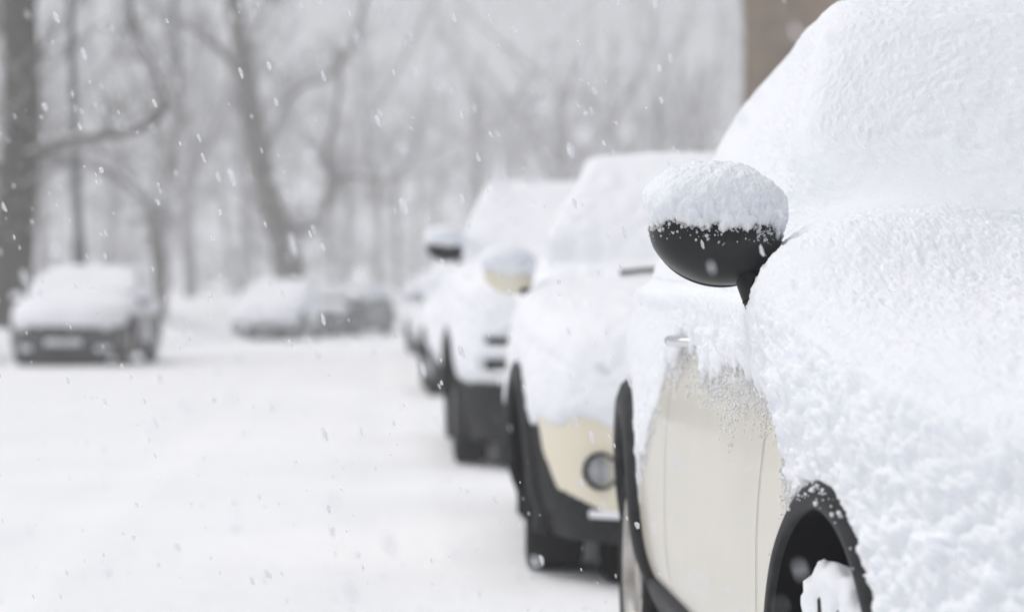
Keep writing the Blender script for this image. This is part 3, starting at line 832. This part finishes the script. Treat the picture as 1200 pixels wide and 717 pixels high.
LEFTGRP = 'cars parked across the street'
La = 4.3
sed = base_spec(name='parked_car', group=LEFTGRP, label='dark hatchback across the street below the lamp post, snow heaped on its bonnet', L=La, W=.92, R=.34, yf=.85, yr=3.45,
    plan=PLAN(La), zc=[(0, .66), (.03, .72), (.08, .78), (.2, .85), (.6, .93), (1.15, .99), (1.30, 1.02), (2.1, 1.38), (2.4, 1.45), (3.2, 1.45), (3.8, 1.36), (4.1, 1.05), (4.3, .7)],
    zb=[(0, .55), (.1, .68), (.3, .77), (.8, .86), (1.3, .92), (2, .95), (3.6, .98), (4.1, .9), (4.3, .6)], z0=[(0, .17), (La, .2)],
    cowl=1.30, roof_f=2.2, roof_b=3.5, belt=.94, paint='dark_paint', black_front=.32, black_side=.28, pillar=2.45, mirror_mat='dark_paint', mirror_c=(.98, 1.42, 1.0),
    headlight=(.62, .62, .085), front_bits=[(0, .50, .36, .055, 'black', 'grille'), (0, .36, .27, .055, 'plate', 'number_plate'), (-.58, .27, .10, .04, 'lens', 'fog_light'), (.58, .27, .10, .04, 'lens', 'fog_light')],
    cover=cover_std(.60, .80), snow_res=(200, 130, 130), t_top=.10, wheel_snow=(0, 0))
sed['loc'] = (at(85, 430, 39)[0], 38.2); sed['rz'] = -.01; make_car(sed)
sb = dict(sed); sb.update(label='pale snowed-over car further along the bend, dark only at its bumper', paint='silver', mirror_mat='silver', cover=cover_std(.50, .62),
    front_bits=[(0, .36, .30, .06, 'black', 'grille'), (0, .24, .25, .05, 'plate', 'number_plate')], snow_res=(140, 100, 100), t_top=.14)
sb['loc'] = (at(312, 397, 66)[0], 65.0); sb['rz'] = math.atan(-.10); make_car(sb)
sc = dict(sed); sc.update(label='dark blue estate behind the pale car on the bend, its flank free of snow', paint='blue_paint', mirror_mat='blue_paint', snow_res=(140, 100, 100), cover=cover_std(.75, 1.12))
sc['loc'] = (at(374, 388, 73)[0], 73.0); sc['rz'] = math.atan(-.32); make_car(sc)

# ------------------------------------------------------------------ ground
def bend(y): return np.where(y > 38, .0036 * np.clip(y - 38, 0, 60) ** 2 + np.where(y > 98, .432 * (y - 98), 0), 0) - .055 * y
def strip(name, u0, u1, ys, nu, zfun, material, kind='structure'):
    u = np.linspace(u0, u1, nu); U, Y = np.meshgrid(u, ys)
    X = U + bend(Y); P = np.stack([X, Y, np.zeros_like(X)], -1)
    P[..., 2] = zfun(U, Y, P) + zg(Y)
    o = mesh_np(name, P.reshape(-1, 3), grid_faces(len(ys), nu), material); tag(o, kind=kind); return o
ys = np.concatenate([np.linspace(-6, 4, 40), np.linspace(4, 30, 330)[1:], np.linspace(30, 130, 260)[1:]])
def road_z(U, Y, P):
    z = .010 * perlin(P, 1.1, 51) + .006 * perlin(P, .35, 52) + .003 * perlin(P, .12, 53)
    for c, a in ((-1.35, .009), (.05, .008), (-2.9, .006)):     # old wheel tracks, snowed over again
        wob = .10 * perlin(P * np.array([0, 1, 0]), 6.0, 54)
        z = z - a * np.exp(-((U - c - wob) / .16) ** 2) + a * .5 * np.exp(-((U - c - wob - .3) / .10) ** 2)
    z = z + .05 * sstep(.6, .35, U) * 0
    return z
strip('road', -5.9, 2.75, ys, 260, road_z, M['road_snow'])
def pave_z(edge, sgn):
    def f(U, Y, P):
        e = (U - edge) * sgn
        return -.03 + .16 * sstep(-.02, .16, e) + .012 * perlin(P, .9, 61)
    return f
strip('pavement', 2.62, 7.0, ys[::3], 60, pave_z(2.66, 1), M['road_snow'])
def bank_z(U, Y, P):      # the far pavement climbs to the park lawn
    e = -5.75 - U
    return -.03 + .16 * sstep(-.02, .2, e) + .012 * perlin(P, .9, 61) + sstep(1.0, 4.5, e) * (-.08 - zg(Y))
strip('pavement', -11.5, -5.70, ys[::3], 70, bank_z, M['road_snow'])
gx = np.concatenate([-np.geomspace(500, 6, 40), np.linspace(-5, 5, 6), np.geomspace(6, 500, 40)])
gy = np.concatenate([np.linspace(-40, -2, 8), np.linspace(0, 140, 90), np.geomspace(142, 700, 24)])
X, Y = np.meshgrid(gx, gy); Pg = np.stack([X, Y, np.zeros_like(X)], -1)
Pg[..., 2] = -.10 + zg(Y)
uu = X - bend(Y)
Pg[..., 2] += sstep(-8.5, -11.0, uu) * (-.02 - zg(Y) + .10 + .22 * perlin(Pg, 9, 71) * sstep(-11, -16, uu))
Pg[..., 2] += sstep(5.5, 7.5, uu) * (.16 + .15 * perlin(Pg, 9, 71) * sstep(8, 14, uu))
tag(mesh_np('ground', Pg.reshape(-1, 3), grid_faces(len(gy), len(gx)), M['road_snow']), kind='structure')

# ------------------------------------------------------------------ trees
class Tree:
    def __init__(s, seed): s.r = random.Random(seed); s.big = []; s.small = []; s.dk = 1.0; s.cap = 9.0
    def limb(s, pts, r0, r1, twigs=True, big=True, lvl=1, dens=1.0):
        pts = [np.array(p, float) for p in pts]
        # resample with a little wobble
        P = np.array(pts); n = len(P)
        u = np.linspace(0, n - 1, max(6, n * 4)); Q = catmull(P, u)
        rad = np.linspace(r0, r1, len(Q))
        (s.big if big else s.small).append((Q, rad, 8 if big else 5))
        if twigs:
            total = np.linalg.norm(np.diff(Q, axis=0), axis=1).sum()
            k = int(total * 3.2 * dens * s.dk)
            for _ in range(k):
                i = s.r.randint(1, len(Q) - 1)
                t = Q[i] - Q[i - 1]; t /= np.linalg.norm(t) + 1e-9
                s.grow(Q[i], t, min(rad[i] * s.r.uniform(.25, .5), s.cap * s.r.uniform(.5, 1)), lvl)
    def grow(s, p, along, r, lvl):
        if r < .006 or lvl > 5: return
        R_ = s.r
        d = np.array([R_.gauss(0, 1), R_.gauss(0, 1), R_.gauss(.25, .8)]); d /= np.linalg.norm(d)
        d = d * .85 + along * .5; d /= np.linalg.norm(d)
        ln_ = min(4.5, max(.5, r * R_.uniform(22, 40)))
        pts = [np.array(p)]; n = 5
        for _ in range(n):
            d = d + np.array([R_.gauss(0, .22), R_.gauss(0, .22), R_.gauss(.06, .20)]); d /= np.linalg.norm(d)
            pts.append(pts[-1] + d * ln_ / n)
        P = np.array(pts); rad = np.linspace(r, r * .35, len(P)) 
        s.small.append((P, np.maximum(rad, .008), 4 if r > .03 else 3))
        kids = 5 if lvl < 4 else 4
        for k in range(kids):
            i = R_.randint(1, n); t = P[i] - P[i - 1]; t /= np.linalg.norm(t)
            s.grow(P[i], t, rad[i] * R_.uniform(.4, .75), lvl + 1)
    @staticmethod
    def tubes(items):
        Vs, Fs, n0 = [], [], 0
        for P, rad, n in items:
            t = np.gradient(P, axis=0); t /= np.linalg.norm(t, axis=1)[:, None] + 1e-9
            up = np.array([0, 1., 0]) if abs(t[0][1]) < .7 else np.array([1., 0, 0])
            n1 = np.cross(t, up); n1 /= np.linalg.norm(n1, axis=1)[:, None] + 1e-9
            n2 = np.cross(t, n1)
            a = np.linspace(0, 2 * math.pi, n, endpoint=False)
            v = P[:, None] + rad[:, None, None] * (np.cos(a)[None, :, None] * n1[:, None] + np.sin(a)[None, :, None] * n2[:, None])
            Vs.append(v.reshape(-1, 3)); Fs.append(grid_faces(len(P), n, True) + n0); n0 += v.shape[0] * n
        return np.concatenate(Vs), np.concatenate(Fs)
    def build(s, name, label, loc, group=None, bark='bark', twig='twig'):
        root = empty(name, loc); tag(root, label, 'tree', group)
        V, Fq = Tree.tubes(s.big); mesh_np('trunk', V, Fq, M[bark], root)
        V, Fq = Tree.tubes(s.small); V[:, 2] = np.minimum(V[:, 2], 22); mesh_np('crown', V, Fq, M[twig], root)
        return root
TREEGRP = 'bare trees in the falling snow'
def hero(seed, d, base_px, stems, label, bark='bark'):
    """stems: list of (pixel polyline with optional depth offsets, radius start, radius end in metres)"""
    t = Tree(seed); t.dk = 1.7; t.cap = .050; b = at(base_px[0], base_px[1], d); b[2] = -.1
    for pl, r0, r1, dens in stems:
        pts = []
        for k, q in enumerate(pl):
            w = at(q[0], q[1], d + (q[2] if len(q) > 2 else 0)); pts.append(w - b)
        t.limb(pts, r0, r1, dens=dens)
    return t.build('bare_tree', label, tuple(b), TREEGRP, bark=bark, twig='twig_dark')
hero(3, 46, (10, 379), [
    ([(6, 384), (12, 330), (18, 260), (24, 190), (26, 100), (24, 10), (27, -110), (30, -300)], .42, .26, .5),
    ([(24, 185), (60, 172, -1), (100, 160, -2), (150, 155, -2.5), (180, 141, -3), (193, 115, -3), (182, 76, -2.5), (160, 40, -2), (150, -10, -2), (140, -80, -2)], .095, .05, 1.1),
    ([(26, 90), (60, 40, 1), (95, 0, 2), (120, -60, 2)], .06, .035, 1.2),
    ([(24, 190), (0, 195), (-40, 180), (-90, 120)], .12, .08, .8),
    ([(26, 60), (-20, -10, 1), (-80, -80, 1)], .14, .06, .8),
    ], 'large dark bare tree with one long curling limb, behind the lamp post')
hero(4, 68, (188, 365), [
    ([(188, 372), (187, 330), (184, 285), (176, 245), (152, 216), (115, 194), (72, 186), (30, 190), (-20, 200)], .19, .10, .9),
    ([(184, 285), (190, 230, 1), (205, 170, 1.5), (212, 100, 2), (205, 20, 2), (210, -80, 2)], .13, .06, 1.1),
    ([(186, 300), (175, 262, -1), (165, 240, -1)], .10, .05, 1.0),
    ], 'slim bare tree whose trunk bows over towards the lamp post', 'bark_mid')
hero(5, 76, (338, 357), [
    ([(339, 364), (338, 320), (334, 288), (326, 265), (316, 235), (305, 190), (295, 135), (288, 90), (280, 40), (272, -20), (268, -150)], .46, .22, .6),
    ([(336, 285), (350, 268), (368, 260, -1), (383, 236, -2), (388, 207, -2), (382, 180, -2), (395, 130, -2), (400, 60, -2)], .15, .05, 1.0),
    ([(384, 232, -2), (402, 208, -2), (425, 206, -3), (450, 212, -3), (480, 190, -3)], .14, .05, 1.0),
    ([(306, 192), (316, 155, 1), (332, 122, 2), (352, 102, 2), (380, 90, 3), (402, 72, 3), (418, 40, 3), (428, 0, 3), (440, -80, 3)], .14, .06, 1.0),
    ([(292, 110), (270, 70, -1), (235, 40, -2), (200, 20, -3), (160, -10, -3)], .14, .06, 1.0),
    ([(286, 75), (300, 30, 1), (330, -20, 2), (350, -90, 2)], .14, .06, 1.0),
    ], 'forked bare tree rising behind the cars on the bend', 'bark_mid')
def generic(seed, h, stout=1.0):
    t = Tree(seed); r = random.Random(seed * 7 + 1)
    r0 = h * .015 * stout
    fork = h * r.uniform(.22, .32); lean = np.array([r.uniform(-.08, .08), r.uniform(-.08, .08), 0])
    tip = np.array([0, 0, fork]) + lean * fork
    t.limb([(0, 0, -.3), (0, 0, fork * .4), tuple(tip), tuple(tip + np.array([r.uniform(-.4, .4), r.uniform(-.4, .4), fork]))], r0, r0 * .7, dens=.3)
    n = r.randint(6, 8)
    for k in range(n):
        a = 2 * math.pi * k / n + r.uniform(-.3, .3); el = r.uniform(.25, 1.1)
        p = tip * r.uniform(.8, 1.7); ln_ = h * r.uniform(.30, .55)
        pts = [p]; d = np.array([math.cos(a) * math.cos(el), math.sin(a) * math.cos(el), math.sin(el)])
        for _ in range(5):
            d = d + np.array([r.gauss(0, .16), r.gauss(0, .16), r.gauss(.05, .14)]); d /= np.linalg.norm(d)
            pts.append(pts[-1] + d * ln_ / 5)
        t.limb(pts, r0 * r.uniform(.4, .6), r0 * .18, dens=.75)
    return t
protos = []
spots = [ # px of base, depth, variant, label
    (222, 98, 0, 'thin bare tree standing between the bowed tree and the forked tree'),
    (466, 150, 1, 'bare tree whose trunk stands just beyond the farthest car of the row'),
    (665, 126, 2, 'bare tree with spread boughs rising above the second car of the row'),
    (560, 150, 3, 'faint bare tree above the taller off-roader'),
    (770, 130, 1, 'bare tree above the round black door mirror, beside the stone house'),
    (835, 124, 0, 'bare tree closest to the wall of the stone house'),
    (130, 130, 2, 'faint bare tree seen behind the lamp post through the snowfall'),
    (50, 120, 3, 'faint bare tree behind the large dark tree'),
    (405, 145, 2, 'faint bare tree to one side of the forked tree'),
    (285, 134, 1, 'very faint bare tree deep behind the forked tree'),
    (-30, 84, 1, 'bare tree at the edge of the view beside the large dark tree'),
]
made = {}
for px_, d_, k_, lab in spots:
    x_ = (px_ - 600) * d_ / F_PX
    if k_ not in made:
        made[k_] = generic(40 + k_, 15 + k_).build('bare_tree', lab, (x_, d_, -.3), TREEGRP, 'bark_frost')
    else:
        src = made[k_]
        o = src.copy(); COL.objects.link(o); o.location = (x_, d_, -.3); o['label'] = lab
        o.rotation_euler = (0, 0, random.uniform(1, 5)); o.scale = (1, 1, 1)
        for ch in src.children:
            c = ch.copy(); COL.objects.link(c); c.parent = o
# far wood: one mass of trunks and twigs
Vs, Fs, n0 = [], [], 0
trees_np = []
for k in range(3):
    g = generic(80 + k, 25, .62); trees_np.append(Tree.tubes(g.big + g.small))
for i in range(38):
    V, Fq = trees_np[i % 3]; a = random.uniform(0, 6.28)
    R2 = np.array([[math.cos(a), -math.sin(a), 0], [math.sin(a), math.cos(a), 0], [0, 0, 1]])
    d = random.uniform(120, 200); px_ = -150 + 1350 * (i + random.random()) / 38
    W_ = V @ R2.T; W_[:, 2] = W_[:, 2].clip(-.3, 33)
    Vs.append(W_ + np.array([(px_ - 600) * d / F_PX, d, -.6])); Fs.append(Fq + n0); n0 += len(V)

g = generic(91, 8, .5); V0, F0 = Tree.tubes(g.big + g.small)      # undergrowth between the far trunks
for i in range(46):
    a = random.uniform(0, 6.28); d = random.uniform(100, 150); px_ = -120 + 1250 * (i + random.random()) / 46
    R2 = np.array([[math.cos(a), -math.sin(a), 0], [math.sin(a), math.cos(a), 0], [0, 0, 1]])
    Vs.append((V0 - np.array([0, 0, .9])) @ R2.T * np.array([1.15, 1.15, .9]) + np.array([(px_ - 600) * d / F_PX, d, -.6])); Fs.append(F0 + n0); n0 += len(V0)
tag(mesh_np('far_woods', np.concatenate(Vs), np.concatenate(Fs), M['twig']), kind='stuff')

# ------------------------------------------------------------------ lamp post
dl = 46.0
b = at(97, 400, dl); b[2] = float(zg(dl)) + .1
lp = empty('lamp_post', tuple(b)); tag(lp, 'slim dark lamp post with thicker base behind the dark hatchback', 'lamp post')
tp = at(83, 0, dl) - b; dirp = (tp - np.array([0, 0, 0])) / tp[2]
pol = MB(); pol.tube([dirp * z for z in (2.05, 3, 5, 7.2)], [.08, .075, .07, .06], 16); pol.build('pole', M['steel'], lp)
bs = MB(); bs.tube([dirp * z for z in (-.1, .02, 1.95, 2.05)], [.115, .11, .11, .078], 20); bs.build('post_base', M['steel'], lp)
hd = MB(); top = dirp * 7.2
hd.tube([top + np.array([0, 0, -.02]), top + np.array([.1, -.05, .25]), top + np.array([.5, -.15, .38]), top + np.array([.95, -.25, .42])], .035, 10); hd.build('bracket', M['steel'], lp)
hh = MB(); hh.add(ellipsoid_grid(.34, .14, .09, 16, 32, 2.4).reshape(-1, 3) + top + np.array([1.22, -.30, .42]), grid_faces(16, 32)); hh.build('lantern', M['steel'], lp)

# ------------------------------------------------------------------ stone house
bx0 = (871 - 600) * 30 / F_PX
hs = empty('stone_house', (bx0, 30, 0), -.10); tag(hs, 'brown stone house wall behind the nearest car', 'house')
w_ = MB(); w_.box((4.5, 6, 3.55), (4.5, 6, 4.1), .02); w_.build('wall', M['stone'], hs, smooth=False)
tr = MB(); tr.box((4.5, 6, 4.75), (4.56, 6.06, .12), .02); tr.build('string_course', M['stone_trim'], hs, smooth=False)
V = np.array([(-.35, -.35, 7.45), (9.35, -.35, 7.45), (9.35, 12.35, 7.45), (-.35, 12.35, 7.45), (4.5, -.35, 11), (4.5, 12.35, 11)], float)
mesh_np('roof', V, [np.array([[0, 3, 5, 4], [1, 4, 5, 2], [0, 1, 2, 3]]), np.array([[0, 4, 1], [3, 2, 5]])], M['far_snow'], hs, smooth=False)
for (cx_, cz) in ((3.2, 1.9), (6.0, 1.9), (3.2, 5.6), (6.0, 5.6)):
    f = MB(); f.box((cx_, -.03, cz + .86), (.62, .06, .07), .01); f.box((cx_, -.03, cz - .86), (.66, .09, .06), .01)
    for s_ in (-1, 1): f.box((cx_ + s_ * .55, -.03, cz), (.06, .05, .80), .01)
    f.box((cx_, -.03, cz), (.49, .03, .03), .005); f.box((cx_, -.032, cz), (.025, .03, .79), .005)
    wn = f.build('window', M['white_paint'], hs, smooth=False)
    g = MB(); g.box((cx_, -.004, cz), (.5, .012, .80)); g.build('pane', M['glass'], wn, smooth=False)
# shrub against the corner of the house
sr_ = random.Random(5)
t = Tree(9)
for k in range(16):
    a = sr_.uniform(0, 6.28); e = sr_.uniform(.9, 1.5); p = np.array([sr_.uniform(-.15, .15), sr_.uniform(-.15, .15), 0]); d = np.array([math.cos(a) * math.cos(e), math.sin(a) * math.cos(e), math.sin(e)])
    pts = [p]
    for _ in range(5):
        d = d + np.array([sr_.gauss(0, .15), sr_.gauss(0, .15), sr_.gauss(.05, .1)]); d /= np.linalg.norm(d); pts.append(pts[-1] + d * .52)
    t.limb(pts, .022, .008, big=True, lvl=4, dens=3)
sh = empty('garden_shrub', (at(878, 0, 28)[0], 28, -.15)); tag(sh, 'leggy brown-leaved shrub dusted with snow against the corner of the stone house', 'shrub')
V, Fq = Tree.tubes(t.big); mesh_np('stem', V, Fq, M['bark'], sh)
tips = np.concatenate([p for p, _, _ in t.small] + [p for p, _, _ in t.big])
V1, F1 = Tree.tubes(t.small)
lp_ = tips[RNG.integers(0, len(tips), 1500)] + RNG.normal(size=(1500, 3)) * .08; lp_ = lp_[lp_[:, 2] > .4]
bv, bf = scatter_blobs(lp_, RNG.uniform(.015, .04, len(lp_)), ICO0, .5)
mesh_np('foliage', np.concatenate([V1, bv]), [F1, bf + len(V1)], M['leaf'], sh)

# ------------------------------------------------------------------ falling snow
n = 11000
d = 1.7 + (np.cbrt(RNG.random(n)) ** 1) * 30
fx = RNG.uniform(-.26, .26, n) * d; fz = RNG.uniform(-.16, .16, n) * d + CAM_Z
pts = np.stack([fx, d, fz], -1); pts = pts[(fz > .02)]
near_n = 1100                                        # the thin layer about the sharp zone
dd = RNG.uniform(1.8, 6.5, near_n); p2 = np.stack([RNG.uniform(-.24, .24, near_n) * dd, dd, RNG.uniform(-.14, .14, near_n) * dd + CAM_Z], -1)
pts = np.concatenate([pts, p2]); pts = pts[pts[:, 2] > .02]
# keep flakes out of the nearest car
loc = np.array([to_local(p, near['loc']) for p in pts])
ok = ~((loc[:, 1] > -.1) & (loc[:, 1] < 4.2) & (np.abs(loc[:, 0]) < .93) & (loc[:, 2] < 1.65))
pts = pts[ok]
rad = RNG.lognormal(math.log(.0019), .42, len(pts)).clip(.0008, .005)
fall = np.array([.33, .1, -1.0]); fall /= np.linalg.norm(fall)
bv, bf = scatter_blobs(pts, rad, ICO0, .2, (fall, RNG.uniform(1.4, 3.6, len(pts))))
M['flake'] = mat('snowflake', (.95, .96, .98), .6)
_tl = nd(M['flake'], 'ShaderNodeBsdfTranslucent'); _tl.inputs['Color'].default_value = (.97, .98, 1, 1)
_mx = nd(M['flake'], 'ShaderNodeMixShader'); _mx.inputs['Fac'].default_value = .75
ln(M['flake'], bsdf(M['flake']).outputs[0], _mx.inputs[1]); ln(M['flake'], _tl.outputs[0], _mx.inputs[2])
_tr = nd(M['flake'], 'ShaderNodeBsdfTransparent'); _m2 = nd(M['flake'], 'ShaderNodeMixShader'); _m2.inputs['Fac'].default_value = .42
bsdf(M['flake']).inputs['Specular IOR Level'].default_value = 0.0
ln(M['flake'], _mx.outputs[0], _m2.inputs[1]); ln(M['flake'], _tr.outputs[0], _m2.inputs[2])
ln(M['flake'], _m2.outputs[0], M['flake'].node_tree.nodes['Material Output'].inputs['Surface'])
tag(mesh_np('falling_snow', bv, bf, M['flake']), kind='stuff')

# ------------------------------------------------------------------ haze
hz = MB(); hz.box((0, 330, 16), (520, 390, 20)); 
m = bpy.data.materials.new('haze_air'); m.use_nodes = True
nt = m.node_tree; nt.nodes.remove(nt.nodes['Principled BSDF'])
pv = nt.nodes.new('ShaderNodeVolumePrincipled'); pv.inputs['Color'].default_value = (.96, .965, .98, 1); pv.inputs['Density'].default_value = .0041
pv.inputs['Anisotropy'].default_value = 0.0
nt.links.new(pv.outputs['Volume'], nt.nodes['Material Output'].inputs['Volume'])
tag(hz.build('haze', m, smooth=False), kind='stuff')

# ------------------------------------------------------------------ light
SUN_EL, SUN_AZ = math.radians(64), math.radians(268)      # azimuth clockwise from +Y
w = bpy.data.worlds.new('World'); S.world = w; w.use_nodes = True
nt = w.node_tree; bg = nt.nodes['Background']
sky = nt.nodes.new('ShaderNodeTexSky'); sky.sky_type = 'NISHITA'; sky.sun_disc = False
sky.sun_elevation = SUN_EL; sky.sun_rotation = SUN_AZ; sky.air_density = 1; sky.dust_density = 4; sky.ozone_density = 1
hs_ = nt.nodes.new('ShaderNodeHueSaturation'); hs_.inputs['Saturation'].default_value = .30
nt.links.new(sky.outputs[0], hs_.inputs['Color']); nt.links.new(hs_.outputs[0], bg.inputs['Color'])
bg.inputs['Strength'].default_value = .12
sl = bpy.data.lights.new('overcast_sun', 'SUN'); sl.energy = 1.0; sl.angle = math.radians(60); sl.color = (1, .98, .95)
so = bpy.data.objects.new('overcast_sun', sl); COL.objects.link(so)
dirv = Vector((math.sin(SUN_AZ) * math.cos(SUN_EL), math.cos(SUN_AZ) * math.cos(SUN_EL), math.sin(SUN_EL)))
so.rotation_euler = dirv.to_track_quat('Z', 'Y').to_euler(); so.location = (0, 0, 40)

# ------------------------------------------------------------------ camera
cd = bpy.data.cameras.new('camera'); co = bpy.data.objects.new('camera', cd); COL.objects.link(co)
co.location = (0, 0, CAM_Z); co.rotation_euler = (math.radians(90) - math.atan((358.5 - HOR_Y) / F_PX), 0, 0)
cd.sensor_width = 36; cd.lens = F_PX / 1200 * 36; cd.clip_end = 2000; cd.clip_start = .05
cd.dof.use_dof = True; cd.dof.focus_distance = 4.25; cd.dof.aperture_fstop = 3.4; cd.dof.aperture_blades = 0
S.camera = co
S.render.engine = 'CYCLES'
S.view_settings.view_transform = 'Standard'; S.view_settings.look = 'None'; S.view_settings.gamma = 1; S.view_settings.use_curve_mapping = False
S.view_settings.exposure = 0.0
S.cycles.use_denoising = True
S.cycles.max_bounces = 8; S.cycles.diffuse_bounces = 4; S.cycles.volume_bounces = 2; S.cycles.transparent_max_bounces = 8
S.cycles.sample_clamp_indirect = 6
